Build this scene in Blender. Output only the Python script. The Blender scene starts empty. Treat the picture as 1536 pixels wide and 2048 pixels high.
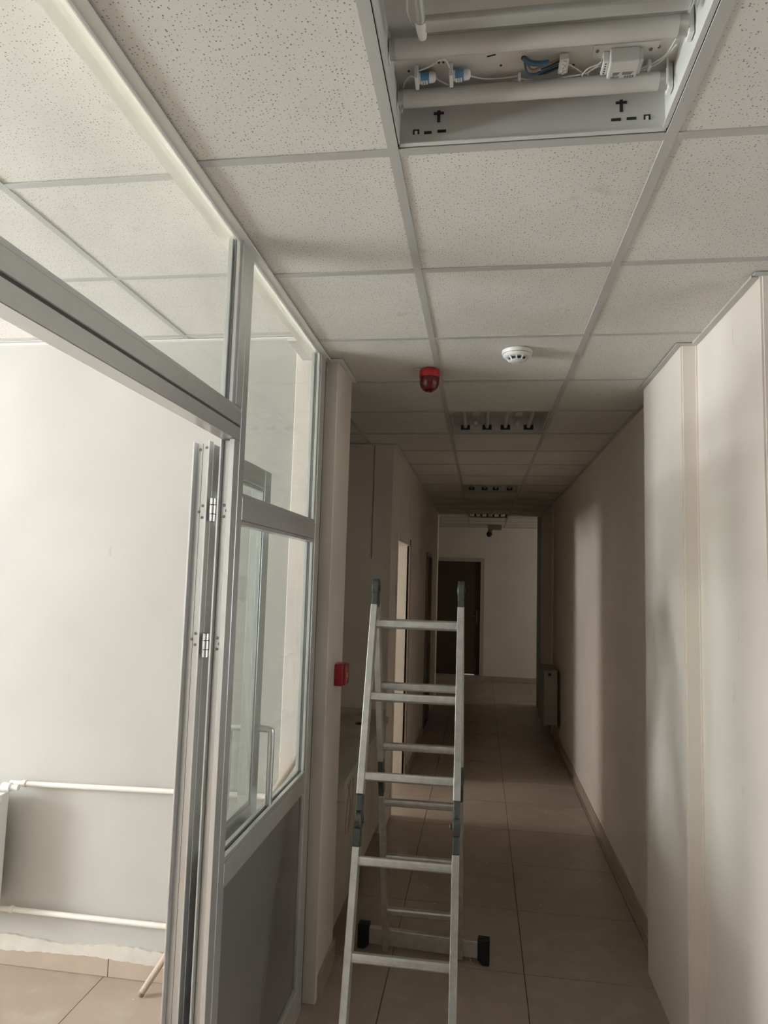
import bpy, bmesh, math, random
from mathutils import Vector, Matrix
random.seed(7)
scene = bpy.context.scene
COL = scene.collection

# ------------------------------------------------------------------ camera
CAM_Z = 1.741
yaw, pitch, roll = .1440, .0971, .0295
fwd = Vector((-math.sin(yaw)*math.cos(pitch), math.cos(yaw)*math.cos(pitch), math.sin(pitch)))
rgt = Vector((math.cos(yaw), math.sin(yaw), 0)); upv = rgt.cross(fwd)
r2 = rgt*math.cos(roll) + upv*math.sin(roll); u2 = upv*math.cos(roll) - rgt*math.sin(roll)
cd = bpy.data.cameras.new('camera'); cam = bpy.data.objects.new('camera', cd); COL.objects.link(cam)
M = Matrix((r2, u2, -fwd)).transposed().to_4x4(); M.translation = Vector((0, 0, CAM_Z)); cam.matrix_world = M
cd.sensor_fit = 'VERTICAL'; cd.sensor_height = 36.0; cd.lens = 1362.2/2048*36.0; cd.clip_start = .02
scene.camera = cam

# ------------------------------------------------------------------ world, daylight, exposure
w = bpy.data.worlds.new('sky'); scene.world = w; w.use_nodes = True
bg = w.node_tree.nodes['Background']; bg.inputs[0].default_value = (.80, .90, 1.0, 1); bg.inputs[1].default_value = .8
scene.view_settings.view_transform = 'Standard'; scene.view_settings.look = 'None'
scene.view_settings.gamma = 1.0; scene.view_settings.use_curve_mapping = False
scene.view_settings.exposure = 0.12
scene.cycles.use_light_tree = False; scene.cycles.max_bounces = 10; scene.cycles.adaptive_threshold = .05

def area(name, loc, direction, sx, sy, power, col=(1, 1, 1)):
    d = bpy.data.lights.new(name, 'AREA'); d.shape = 'RECTANGLE'; d.size = sx; d.size_y = sy
    d.energy = power; d.color = col
    o = bpy.data.objects.new(name, d); COL.objects.link(o); o.location = loc
    o.rotation_euler = Vector(direction).to_track_quat('-Z', 'Z').to_euler()
    return o
# daylight outside the room windows
area('daylight_room', (-6.78, .25, 1.75), (1, 0, 0), 5.0, 1.75, 1300, (.975, .985, 1.05))
area('ground_bounce_fill', (-10.9, -.4, -.05), (0, 0, 1), 8.0, 8.0, 6800, (.975, .985, 1.05))  # unseen upward lamp added as ground bounce to brighten the ceilings
area('lobby_fill', (4.2, .95, 1.65), (-1, 0, 0), 1.7, 1.6, 46, (.96, .99, 1.05))  # added fill, placed so the near end of the partition is brighter
area('daylight_side_room', (-3.62, 5.3, 1.65), (1, 0, 0), .62, 1.5, 118, (1, .95, .92))
area('daylight_far_passage', (4.2, 10.48, 1.5), (-1, 0, 0), .52, 1.5, 56, (1, .95, .88))

# ------------------------------------------------------------------ materials
def new_mat(name):
    m = bpy.data.materials.new(name); m.use_nodes = True
    nt = m.node_tree; return m, nt, nt.nodes['Principled BSDF']
def pos(nt, scale=1.0):
    g = nt.nodes.new('ShaderNodeNewGeometry')
    if scale == 1.0: return g.outputs['Position']
    mp = nt.nodes.new('ShaderNodeVectorMath'); mp.operation = 'MULTIPLY'
    mp.inputs[1].default_value = scale if isinstance(scale, tuple) else (scale,)*3
    nt.links.new(g.outputs['Position'], mp.inputs[0]); return mp.outputs[0]
def noise(nt, vec, sc, det=3, rough=.55):
    n = nt.nodes.new('ShaderNodeTexNoise'); n.inputs['Scale'].default_value = sc
    n.inputs['Detail'].default_value = det; n.inputs['Roughness'].default_value = rough
    nt.links.new(vec, n.inputs['Vector']); return n.outputs['Fac']
def ramp(nt, fac, stops):
    r = nt.nodes.new('ShaderNodeValToRGB'); e = r.color_ramp.elements
    while len(e) < len(stops): e.new(.5)
    for i, (p, c) in enumerate(stops):
        e[i].position = p; e[i].color = (c[0], c[1], c[2], 1) if len(c) == 3 else c
    nt.links.new(fac, r.inputs[0]); return r.outputs[0]
def bump(nt, bs, h, strength, dist=.01):
    b = nt.nodes.new('ShaderNodeBump'); b.inputs['Strength'].default_value = strength; b.inputs['Distance'].default_value = dist
    nt.links.new(h, b.inputs['Height']); nt.links.new(b.outputs[0], bs.inputs['Normal'])
def mixc(nt, fac, a, b):
    m = nt.nodes.new('ShaderNodeMix'); m.data_type = 'RGBA'
    if isinstance(fac, float): m.inputs[0].default_value = fac
    else: nt.links.new(fac, m.inputs[0])
    for i, x in ((6, a), (7, b)):
        if isinstance(x, tuple): m.inputs[i].default_value = (*x, 1)
        else: nt.links.new(x, m.inputs[i])
    return m.outputs[2]
def shade(c, k): return tuple(x*k for x in c)
def paint(name, col, rough=.75, var=.06, sc=3.0, bmp=.08, metallic=0.0, bsc=60):
    m, nt, b = new_mat(name); p = pos(nt)
    n = noise(nt, p, sc, 4); c = ramp(nt, n, [(.25, shade(col, 1-var)), (.75, shade(col, 1+var*.6))])
    nt.links.new(c, b.inputs['Base Color']); b.inputs['Roughness'].default_value = rough
    b.inputs['Metallic'].default_value = metallic
    if bmp >= .1: bump(nt, b, noise(nt, p, bsc, 2), bmp, .004)
    return m
MAT = {}
def wallpaint(name, col):
    m, nt, b = new_mat(name); p = pos(nt)
    c = ramp(nt, noise(nt, p, 1.6, 3), [(.3, shade(col, .93)), (.7, shade(col, 1.03))])
    s = ramp(nt, noise(nt, pos(nt, (9, 9, 5)), 1.7, 3), [(.70, (0, 0, 0)), (.78, (1, 1, 1))])   # faint scuffs
    c = mixc(nt, s, c, shade(col, .82))
    nt.links.new(c, b.inputs['Base Color']); b.inputs['Roughness'].default_value = .62
    return m
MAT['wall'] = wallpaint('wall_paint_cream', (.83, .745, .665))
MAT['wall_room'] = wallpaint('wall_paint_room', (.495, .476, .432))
MAT['beam'] = paint('beam_paint_cream', (.80, .76, .66), .7, .05, 4, .1)
def ceiling_tile(name):
    m, nt, b = new_mat(name); p = pos(nt)
    base = ramp(nt, noise(nt, p, 2.2, 4), [(.3, (.67, .64, .59)), (.7, (.755, .725, .675))])
    stain = ramp(nt, noise(nt, p, 7.5, 2), [(.70, (0, 0, 0)), (.76, (1, 1, 1))])
    base = mixc(nt, stain, base, (.64, .61, .55))
    v = nt.nodes.new('ShaderNodeTexVoronoi'); v.voronoi_dimensions = '2D'; v.inputs['Scale'].default_value = 112
    wob = nt.nodes.new('ShaderNodeTexNoise'); wob.inputs['Scale'].default_value = 90
    nt.links.new(p, wob.inputs['Vector'])
    ad = nt.nodes.new('ShaderNodeVectorMath'); ad.operation = 'MULTIPLY_ADD'
    ad.inputs[1].default_value = (.004,)*3; nt.links.new(wob.outputs['Color'], ad.inputs[0]); nt.links.new(p, ad.inputs[2])
    nt.links.new(ad.outputs[0], v.inputs['Vector'])
    # pit radius varies from cell to cell
    sep = nt.nodes.new('ShaderNodeSeparateColor'); nt.links.new(v.outputs['Color'], sep.inputs[0])
    th = nt.nodes.new('ShaderNodeMath'); th.operation = 'MULTIPLY_ADD'; th.inputs[1].default_value = .20; th.inputs[2].default_value = .0
    nt.links.new(sep.outputs[0], th.inputs[0])
    lt = nt.nodes.new('ShaderNodeMath'); lt.operation = 'LESS_THAN'
    nt.links.new(v.outputs['Distance'], lt.inputs[0]); nt.links.new(th.outputs[0], lt.inputs[1])
    c = mixc(nt, lt.outputs[0], base, (.27, .255, .23))
    nt.links.new(c, b.inputs['Base Color']); b.inputs['Roughness'].default_value = .9
    inv = nt.nodes.new('ShaderNodeMath'); inv.operation = 'SUBTRACT'; inv.inputs[0].default_value = 1
    return m
MAT['ctile'] = ceiling_tile('mineral_ceiling_tile')
MAT['tee'] = paint('grid_tee_paint', (.50, .49, .465), .5, .04, 5, 0)
MAT['trim_grey'] = paint('angle_trim_grey', (.56, .545, .51), .5, .05, 5, 0)
MAT['radiator'] = paint('shaded_radiator_paint', (.36, .34, .315), .45, .04, 6, 0)  # low light on the corridor radiator put into a darker colour
MAT['trim'] = paint('angle_trim_paint', (.82, .80, .76), .5, .05, 5, 0)
MAT['plenum'] = paint('plenum_dark', (.05, .045, .04), .9, .1, 3, 0)
def floor_tile(name):
    m, nt, b = new_mat(name); p = pos(nt)
    c = ramp(nt, noise(nt, p, 1.3, 5), [(.3, (.365, .285, .225)), (.7, (.44, .35, .28))])
    c = mixc(nt, ramp(nt, noise(nt, pos(nt, (3, 3, 3)), 2.5, 5), [(.50, (0, 0, 0)), (.75, (.6, .6, .6))]), c, (.50, .43, .36))
    spot = ramp(nt, noise(nt, p, 38, 1), [(.765, (0, 0, 0)), (.785, (1, 1, 1))])     # dried paint drops
    c = mixc(nt, spot, c, (.72, .68, .60))
    nt.links.new(c, b.inputs['Base Color'])
    rr = nt.nodes.new('ShaderNodeMapRange'); rr.inputs[3].default_value = .28; rr.inputs[4].default_value = .55
    nt.links.new(noise(nt, p, 5, 4), rr.inputs[0]); nt.links.new(rr.outputs[0], b.inputs['Roughness'])
    return m
MAT['ftile'] = floor_tile('beige_floor_tile')
MAT['grout'] = paint('dark_grout', (.10, .08, .065), .9, .1, 20, .1)
MAT['skirt'] = paint('skirting_tile', (.46, .37, .29), .45, .1, 6, .03)
MAT['plaster'] = paint('rough_plaster', (.62, .575, .50), .9, .10, 14, .35, 0, 35)
MAT['alu'] = paint('anodised_aluminium', (.70, .70, .69), .30, .03, 30, 0, .65, 200)
MAT['alu_dark'] = paint('aluminium_groove', (.09, .09, .085), .6, .05, 20, 0)
MAT['panel'] = paint('grey_infill_panel', (.30, .285, .265), .32, .05, 4, 0, .5)
MAT['seal'] = paint('grey_glazing_seal', (.17, .17, .165), .7, .1, 20, 0)
MAT['gasket'] = paint('black_gasket', (.03, .03, .03), .7, .1, 20, 0)
def ladder_alu(name, col):
    m, nt, b = new_mat(name); p = pos(nt)
    c = ramp(nt, noise(nt, p, 22, 5, .7), [(.3, shade(col, .78)), (.7, shade(col, 1.08))])
    sp = ramp(nt, noise(nt, pos(nt, (60, 60, 60)), 1.0, 2), [(.72, (0, 0, 0)), (.76, (1, 1, 1))])   # plaster splashes
    c = mixc(nt, sp, c, (.74, .72, .66))
    nt.links.new(c, b.inputs['Base Color']); b.inputs['Metallic'].default_value = .8; b.inputs['Roughness'].default_value = .33
    return m
MAT['lad'] = ladder_alu('ladder_aluminium', (.69, .68, .66))
MAT['hinge_steel'] = paint('dull_steel', (.11, .115, .105), .42, .2, 60, .05, .6)
MAT['chrome'] = paint('polished_steel', (.78, .78, .77), .22, .04, 30, 0, .9)
MAT['black'] = paint('black_plastic', (.018, .018, .018), .5, .2, 30, .02)
MAT['screw'] = paint('screw_steel', (.30, .29, .27), .35, .15, 100, 0, .8)
MAT['white'] = paint('white_enamel', (.78, .77, .745), .4, .03, 6, 0)
MAT['fix'] = paint('fixture_enamel', (.66, .64, .61), .38, .03, 5, .01)
MAT['tube'] = paint('lamp_tube_glass', (.60, .58, .55), .2, .02, 8, 0)
MAT['cap'] = paint('lamp_cap_metal', (.55, .54, .51), .3, .08, 40, 0, .8)
MAT['wire'] = paint('white_wire', (.74, .72, .68), .5, .05, 30, 0)
MAT['wire_blue'] = paint('blue_wire', (.05, .13, .22), .5, .1, 30, 0)
MAT['wire_brown'] = paint('brown_wire', (.34, .20, .13), .5, .1, 30, 0)
MAT['label_blue'] = paint('blue_print', (.12, .30, .52), .5, .1, 50, 0)
MAT['ink'] = paint('grey_print', (.20, .20, .20), .6, .1, 50, 0)
MAT['wire_black'] = MAT['black']
MAT['louver'] = paint('satin_frame', (.56, .57, .55), .3, .05, 12, 0, .4)
def redplastic(name, col, rough, trans=0.0):
    m, nt, b = new_mat(name); p = pos(nt)
    nt.links.new(ramp(nt, noise(nt, p, 12, 2), [(.3, shade(col, .92)), (.7, shade(col, 1.05))]), b.inputs['Base Color'])
    b.inputs['Roughness'].default_value = rough; b.inputs['Coat Weight'].default_value = .4; return m
MAT['red'] = redplastic('red_plastic', (.36, .008, .016), .35)
MAT['red_bright'] = redplastic('bright_red_plastic', (.52, .012, .024), .35)
MAT['red_lens'] = redplastic('dark_red_lens', (.13, .004, .010), .12)
MAT['counter'] = paint('worn_cream_paint', (.58, .52, .43), .6, .16, 5, .15)
MAT['counter_top'] = paint('stained_worktop', (.50, .46, .39), .5, .25, 4, .1)
MAT['doorframe'] = paint('brown_door_frame', (.30, .215, .155), .5, .12, 7, .03)
MAT['reveal'] = paint('pink_cream_reveal', (.76, .68, .60), .6, .05, 3, .05)
MAT['darkdoor'] = paint('dark_brown_door', (.085, .058, .042), .5, .2, 5, .05)
MAT['pale_frame'] = paint('pale_door_frame', (.55, .48, .39), .5, .06, 6, .02)
MAT['bluewhite'] = paint('blue_white_frame', (.55, .60, .60), .4, .05, 6, .02)
MAT['pipe'] = paint('cream_pipe_paint', (.80, .755, .68), .4, .05, 10, .03)
MAT['pole'] = paint('wooden_pole', (.47, .375, .295), .55, .15, 15, .05)
MAT['brass'] = paint('dull_handle', (.20, .17, .14), .4, .1, 30, 0, .6)
def glass(name, dusty=True):
    m = bpy.data.materials.new(name); m.use_nodes = True; nt = m.node_tree
    nt.nodes.remove(nt.nodes['Principled BSDF']); out = nt.nodes['Material Output']
    tr = nt.nodes.new('ShaderNodeBsdfTransparent'); tr.inputs[0].default_value = (.955, .975, .962, 1)
    gl = nt.nodes.new('ShaderNodeBsdfGlossy'); gl.inputs['Roughness'].default_value = .03
    df = nt.nodes.new('ShaderNodeBsdfDiffuse'); df.inputs[0].default_value = (.80, .80, .76, 1)
    lw = nt.nodes.new('ShaderNodeLayerWeight'); lw.inputs[0].default_value = .5      # Schlick reflectance, same on both faces
    pw = nt.nodes.new('ShaderNodeMath'); pw.operation = 'POWER'; pw.inputs[1].default_value = 5.0; nt.links.new(lw.outputs['Facing'], pw.inputs[0])
    fr = nt.nodes.new('ShaderNodeMath'); fr.operation = 'MULTIPLY_ADD'; fr.inputs[1].default_value = .7; fr.inputs[2].default_value = .035; nt.links.new(pw.outputs[0], fr.inputs[0])
    m1 = nt.nodes.new('ShaderNodeMixShader'); nt.links.new(fr.outputs[0], m1.inputs[0])
    nt.links.new(tr.outputs[0], m1.inputs[1]); nt.links.new(gl.outputs[0], m1.inputs[2])
    if not dusty:
        nt.links.new(m1.outputs[0], out.inputs[0]); return m
    p = pos(nt)
    dust = ramp(nt, noise(nt, p, 4.5, 2, .6), [(.35, (.008, .008, .008)), (.66, (.04, .04, .04)), (.74, (.09, .09, .09))])
    m2 = nt.nodes.new('ShaderNodeMixShader'); nt.links.new(dust, m2.inputs[0])
    nt.links.new(m1.outputs[0], m2.inputs[1]); nt.links.new(df.outputs[0], m2.inputs[2])
    nt.links.new(m2.outputs[0], out.inputs[0]); return m
MAT['glass'] = glass('dusty_window_glass'); MAT['clear_glass'] = glass('clear_window_glass', False)

# ------------------------------------------------------------------ mesh helpers
WL = {}     # world location of parents
def bx(bm, x0, x1, y0, y1, z0, z1):
    v = [bm.verts.new((x, y, z)) for z in (z0, z1) for y in (y0, y1) for x in (x0, x1)]
    for f in ((0, 2, 3, 1), (4, 5, 7, 6), (0, 1, 5, 4), (2, 6, 7, 3), (0, 4, 6, 2), (1, 3, 7, 5)):
        bm.faces.new([v[i] for i in f])
    return bm
def box(*a): return bx(bmesh.new(), *a)
def obx(bm, c, ax, ay, az, hx, hy, hz):
    c = Vector(c); v = [bm.verts.new(c + ax*sx*hx + ay*sy*hy + az*sz*hz) for sz in (-1, 1) for sy in (-1, 1) for sx in (-1, 1)]
    for f in ((0, 2, 3, 1), (4, 5, 7, 6), (0, 1, 5, 4), (2, 6, 7, 3), (0, 4, 6, 2), (1, 3, 7, 5)):
        bm.faces.new([v[i] for i in f])
    return bm
def bevel(bm, w=.002, seg=2):
    bmesh.ops.bevel(bm, geom=list(bm.edges), offset=w, segments=seg, affect='EDGES', profile=.5); return bm
def prism(bm, pts, a, b, fn):
    """extrude polygon pts from a to b; fn(u,v,t)->xyz"""
    n = len(pts); lo = [bm.verts.new(fn(u, v, a)) for u, v in pts]; hi = [bm.verts.new(fn(u, v, b)) for u, v in pts]
    bm.faces.new(lo[::-1]); bm.faces.new(hi)
    for i in range(n): bm.faces.new((lo[i], lo[(i+1) % n], hi[(i+1) % n], hi[i]))
    return bm
def frame_axes(d):
    d = Vector(d).normalized(); a = Vector((0, 0, 1)) if abs(d.z) < .9 else Vector((1, 0, 0))
    x = d.cross(a).normalized(); return x, d.cross(x), d
def lathe(bm, c, axis, prof, n=20):
    x, y, d = frame_axes(axis); c = Vector(c); rings = []
    for r, t in prof:
        if r < 1e-6: rings.append([bm.verts.new(c + d*t)])
        else: rings.append([bm.verts.new(c + d*t + (x*math.cos(2*math.pi*i/n) + y*math.sin(2*math.pi*i/n))*r) for i in range(n)])
    for A, B in zip(rings, rings[1:]):
        for i in range(n):
            j = (i+1) % n
            if len(A) == 1 and len(B) == 1: continue
            if len(A) == 1: bm.faces.new((A[0], B[i], B[j]))
            elif len(B) == 1: bm.faces.new((A[i], A[j], B[0]))
            else: bm.faces.new((A[i], A[j], B[j], B[i]))
    if len(rings[0]) > 1: bm.faces.new(rings[0][::-1])
    if len(rings[-1]) > 1: bm.faces.new(rings[-1])
    return bm
def cyl(bm, p, q, r, n=16):
    p = Vector(p); q = Vector(q); return lathe(bm, p, q-p, [(r, 0), (r, (q-p).length)], n)
def smooth_path(pts, sub=6):
    P = [Vector(p) for p in pts]; out = []
    for i in range(len(P)-1):
        p0 = P[max(i-1, 0)]; p1 = P[i]; p2 = P[i+1]; p3 = P[min(i+2, len(P)-1)]
        for k in range(sub):
            t = k/sub
            out.append(.5*((2*p1) + (p2-p0)*t + (2*p0-5*p1+4*p2-p3)*t*t + (3*p1-p0-3*p2+p3)*t**3))
    out.append(P[-1]); return out
def tube(bm, pts, r, n=8, smooth=True):
    P = smooth_path(pts) if smooth else [Vector(p) for p in pts]
    rings = []; ref = None
    for i, p in enumerate(P):
        d = (P[min(i+1, len(P)-1)] - P[max(i-1, 0)]).normalized()
        if ref is None: x, y, _ = frame_axes(d)
        else: x = (ref - d*ref.dot(d)).normalized(); y = d.cross(x)
        ref = x; rings.append([bm.verts.new(p + (x*math.cos(2*math.pi*k/n) + y*math.sin(2*math.pi*k/n))*r) for k in range(n)])
    for A, B in zip(rings, rings[1:]):
        for k in range(n): bm.faces.new((A[k], A[(k+1) % n], B[(k+1) % n], B[k]))
    bm.faces.new(rings[0][::-1]); bm.faces.new(rings[-1]); return bm
def obj(name, bm, mat, parent=None, smooth=False, label=None):
    bmesh.ops.recalc_face_normals(bm, faces=bm.faces)
    xs = [v.co for v in bm.verts]
    lo = Vector([min(v[i] for v in xs) for i in range(3)]); hi = Vector([max(v[i] for v in xs) for i in range(3)])
    c = (lo+hi)/2
    if parent is None: c.z = lo.z
    bmesh.ops.translate(bm, verts=bm.verts, vec=-c)
    me = bpy.data.meshes.new(name); bm.to_mesh(me); bm.free()
    me.materials.append(MAT[mat])
    if smooth:
        for p in me.polygons: p.use_smooth = True
        try: me.set_sharp_from_angle(angle=math.radians(40))
        except Exception: pass
    o = bpy.data.objects.new(name, me); COL.objects.link(o); WL[o] = c
    if parent is not None: o.parent = parent; o.location = c - WL[parent]
    else: o.location = c
    if label: o['label'] = label
    return o
def dup(o, loc, parent=None, scale=None):
    c = o.copy(); COL.objects.link(c); WL[c] = Vector(loc)
    if parent is not None: c.parent = parent; c.location = Vector(loc) - WL[parent]
    else: c.location = loc
    return c
def empty(name, loc):
    o = bpy.data.objects.new(name, None); COL.objects.link(o); o.location = loc; WL[o] = Vector(loc)
    o.empty_display_size = .05; return o
def tag(o, label, cat, group=None):
    o['label'] = label; o['category'] = cat
    if group: o['group'] = group
    return o
def struct(o, label=None):
    o['kind'] = 'structure'
    if label: o['label'] = label
    return o
def text_bm(s, size, loc, ax, ay, depth=.0004):
    cu = bpy.data.curves.new('lettering', 'FONT'); cu.body = s; cu.size = size; cu.extrude = depth; cu.align_x = 'CENTER'; cu.align_y = 'CENTER'
    cu.resolution_u = 2
    t = bpy.data.objects.new('lettering', cu); COL.objects.link(t)
    dg = bpy.context.evaluated_depsgraph_get(); me = bpy.data.meshes.new_from_object(t.evaluated_get(dg))
    bpy.data.objects.remove(t); bpy.data.curves.remove(cu)
    bm = bmesh.new(); bm.from_mesh(me); bpy.data.meshes.remove(me)
    ax = Vector(ax); ay = Vector(ay); az = ax.cross(ay); L = Vector(loc)
    for v in bm.verts: v.co = L + ax*v.co.x + ay*v.co.y + az*v.co.z
    return bm

HC, HL, HT = 2.7025, 2.82, 2.98       # corridor ceiling, room ceiling, slab
YE = 12.35                            # end wall
# ================================================================== STRUCTURE
# ---- walls
wr = bmesh.new()
prism(wr, [(.835, 2.15), (4.0, 2.15), (4.0, 2.35), (1.05, 2.35), (1.05, 10.15), (.85, 10.15), (.85, 3.42), (.775, 3.42), (.775, 2.78), (.835, 2.78)],
      0, HT, lambda u, v, t: (u, v, t))
bmesh.ops.bevel(wr, geom=[e for e in wr.edges if abs(e.verts[0].co.z-e.verts[1].co.z) > 1], offset=.006, segments=2, affect='EDGES')
struct(obj('wall_right', wr, 'wall'), 'cream corridor wall with a shallow pilaster')
wb = box(-6.6, -.84, 2.93, 3.10, 0, HT)
struct(obj('wall_pillar', bevel(box(-.84, -.645, 2.90, 3.22, 0, HT), .004, 2), 'wall'), 'narrow cream pillar beside the glazed partition')
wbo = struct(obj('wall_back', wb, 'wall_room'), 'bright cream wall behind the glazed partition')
# corridor left wall with the open doorway, and the recess behind the pillar
wl = bmesh.new()
bx(wl, -1.75, -.64, 4.81, 4.95, 0, HT)
bx(wl, -.80, -.64, 4.95, 5.20, 0, HT); bx(wl, -.80, -.64, 5.20, 6.03, 2.035, HT)
bx(wl, -.80, -.64, 6.10, 7.98, 0, HT); bx(wl, -.80, -.64, 7.98, 8.82, 2.06, HT); bx(wl, -.80, -.64, 8.82, 10.2, 0, HT)
bx(wl, -1.75, -1.60, 3.10, 4.81, 0, HT); bx(wl, -.775, -.6405, 4.803, 4.81, 1.95, HT)
struct(obj('wall_left', wl, 'wall'), 'cream corridor wall with a lit open doorway')
struct(obj('wall_side_room', box(-3.6, -.64, 6.03, 6.10, 0, HT), 'reveal'))
sr = box(-3.6, -.80, 4.80, 4.95, 0, HT); bx(sr, -3.6, -1.75, 4.70, 4.81, 0, HT)
struct(obj('wall_side_room_near', box(-3.6, -1.75, 4.81, 4.95, 0, HT), 'wall_room')); sr.free()
wsw = box(-3.6, -3.45, 4.95, 6.03, 0, .85); bx(wsw, -3.6, -3.45, 4.95, 6.03, 2.45, HT); bx(wsw, -3.6, -3.45, 5.66, 6.03, .85, 2.45)
struct(obj('wall_side_room_window', wsw, 'wall_room'))
# end of the corridor
we = box(-3.0, -.86, YE, YE+.15, 0, HT); bx(we, -.86, -.005, YE, YE+.15, 2.10, HT); bx(we, -.005, 4.2, YE, YE+.15, 0, HT); bx(we, -.86, -.005, YE, YE+.15, 0, .088)
struct(obj('wall_end', we, 'wall'), 'cream end wall with a dark brown door')
struct(obj('wall_passage_left', box(-3.1, -3.0, 10.2, YE, 0, HT), 'wall'))
wp = box(-3.0, -.80, 10.05, 10.2, 0, HT); struct(obj('wall_passage_near_left', wp, 'wall'))
wpr = box(4.0, 4.15, 10.15, YE+.1, 0, .75); bx(wpr, 4.0, 4.15, 10.15, YE+.1, 2.25, HT); bx(wpr, 4.0, 4.15, 10.75, YE+.1, .75, 2.25)
struct(obj('wall_passage_right', wpr, 'wall'))
struct(obj('wall_passage_near_right', box(1.05, 4.2, 10.0, 10.15, 0, HT), 'wall'))
# lit room left of the partition: far left wall with a window opening, front wall
wn = box(-6.75, -6.6, -3.5, 3.1, 0, .88); bx(wn, -6.75, -6.6, -3.5, 3.1, 2.64, HT)
bx(wn, -6.75, -6.6, -3.5, -2.25, .88, 2.64); bx(wn, -6.75, -6.6, 2.75, 3.1, .88, 2.64)
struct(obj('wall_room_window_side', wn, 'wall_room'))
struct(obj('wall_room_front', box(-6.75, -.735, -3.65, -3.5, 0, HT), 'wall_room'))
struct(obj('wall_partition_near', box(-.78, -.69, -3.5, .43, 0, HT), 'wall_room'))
# lobby behind the viewer
struct(obj('wall_lobby_back', box(-.69, 4.15, -4.15, -4.0, 0, HT), 'wall'))
struct(obj('wall_lobby_left', box(-.78, -.69, -4.15, -3.65, 0, HT), 'wall'))
wk = box(4.0, 4.15, -4.0, 2.15, 0, .75); bx(wk, 4.0, 4.15, -4.0, 2.15, 2.45, HT); bx(wk, 4.0, 4.15, -4.0, .08, .75, 2.45); bx(wk, 4.0, 4.15, 1.85, 2.15, .75, 2.45)
struct(obj('wall_lobby_right', wk, 'wall'))
# beam over the partition
struct(obj('trim_1', box(-.765, -.702, .43, 2.93, 2.703, HT), 'beam'), 'cream beam soffit above the glazed partition')

# windows that bring the daylight in
def window(name, x0, x1, y0, y1, z0, z1, n, along):
    root = empty(name, ((x0+x1)/2, (y0+y1)/2, z0)); struct(root)
    t = .05
    if along == 'y':
        for k in range(n+1):
            yy = y0 + (y1-y0)*k/n; yy = min(max(yy, y0+t/2), y1-t/2); obj('window_mullion', box(x0, x1, yy-t/2, yy+t/2, z0, z1), 'white', root)
        for zz in (z0, z1-t): obj('window_rail', box(x0, x1, y0, y1, zz, zz+t), 'white', root)
        for k in range(n): obj('pane', box((x0+x1)/2-.003, (x0+x1)/2+.003, y0+(y1-y0)*k/n+t/2, y0+(y1-y0)*(k+1)/n-t/2, z0+t, z1-t), 'clear_glass', root)
    else:
        for k in range(n+1):
            xx = x0 + (x1-x0)*k/n; xx = min(max(xx, x0+t/2), x1-t/2); obj('window_mullion', box(xx-t/2, xx+t/2, y0, y1, z0, z1), 'white', root)
        for zz in (z0, z1-t): obj('window_rail', box(x0, x1, y0, y1, zz, zz+t), 'white', root)
        for k in range(n): obj('pane', box(x0+(x1-x0)*k/n+t/2, x0+(x1-x0)*(k+1)/n-t/2, (y0+y1)/2-.003, (y0+y1)/2+.003, z0+t, z1-t), 'clear_glass', root)
window('window_2', -6.69, -6.63, -2.25, 2.75, .88, 2.64, 3, 'y')
window('window_3', 4.04, 4.10, .08, 1.85, .75, 2.45, 2, 'y')  # unseen window added for the lobby fill, set where its light falls off
window('window_5', 4.04, 4.10, 10.16, 10.75, .75, 2.25, 1, 'y')
window('window_4', -3.55, -3.49, 4.95, 5.66, .85, 2.45, 1, 'y')

# ---- floor: slab with every tile laid on it
fl = struct(obj('floor', box(-6.75, 4.2, -4.15, YE+.25, -.12, -.005), 'grout'), 'large beige floor tiles with dark joints')
GX, GY, GS = .2173, 3.2924, .6
def union_cells(rects, ox, oy, s):
    cells = {}
    for (a, b, c, d) in rects:
        for i in range(math.floor((a-ox)/s), math.ceil((b-ox)/s)):
            for j in range(math.floor((c-oy)/s), math.ceil((d-oy)/s)):
                x0 = max(a, ox+i*s); x1 = min(b, ox+(i+1)*s); y0 = max(c, oy+j*s); y1 = min(d, oy+(j+1)*s)
                if x1-x0 < .004 or y1-y0 < .004: continue
                if (i, j) in cells:
                    q = cells[(i, j)]; cells[(i, j)] = (min(q[0], x0), max(q[1], x1), min(q[2], y0), max(q[3], y1))
                else: cells[(i, j)] = (x0, x1, y0, y1)
    return cells
def lay(rects, ox, oy, s, gap, z0, z1, name, mat, parent, jit=0.0, skip=()):
    proto = None
    for (i, j), (x0, x1, y0, y1) in sorted(union_cells(rects, ox, oy, s).items()):
        if (i, j) in skip: continue
        x0 += gap/2; x1 -= gap/2; y0 += gap/2; y1 -= gap/2
        if x1-x0 < .01 or y1-y0 < .01: continue
        dz = random.uniform(-jit, jit); full = abs(x1-x0-(s-gap)) < 1e-4 and abs(y1-y0-(s-gap)) < 1e-4
        if full and proto is not None:
            o = dup(proto, ((x0+x1)/2, (y0+y1)/2, (z0+z1)/2+dz), parent)
        else:
            o = obj(name, box(x0, x1, y0, y1, z0, z1), mat, parent)
            if full: proto = o
            o.location.z += dz
        if jit: o.rotation_euler = (random.uniform(-1, 1)*.0018, random.uniform(-1, 1)*.0018, 0)
frects = [(-.69, .835, .9, 2.15), (.835, 1.6, .9, 2.15), (-.69, .835, 2.15, 2.78), (-.69, .775, 2.78, 2.90), (-.645, .775, 2.90, 3.42), (-1.6, -.645, 3.22, 3.42), (-1.6, .85, 3.42, 4.81),
          (-.64, .85, 4.81, 10.15), (-2.0, -.64, 5.2, 6.03), (-2.4, 2.6, 10.2, YE), ]
lay(frects, GX, GY, GS, .0035, -.006, 0, 'floor_tile', 'ftile', fl)
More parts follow.
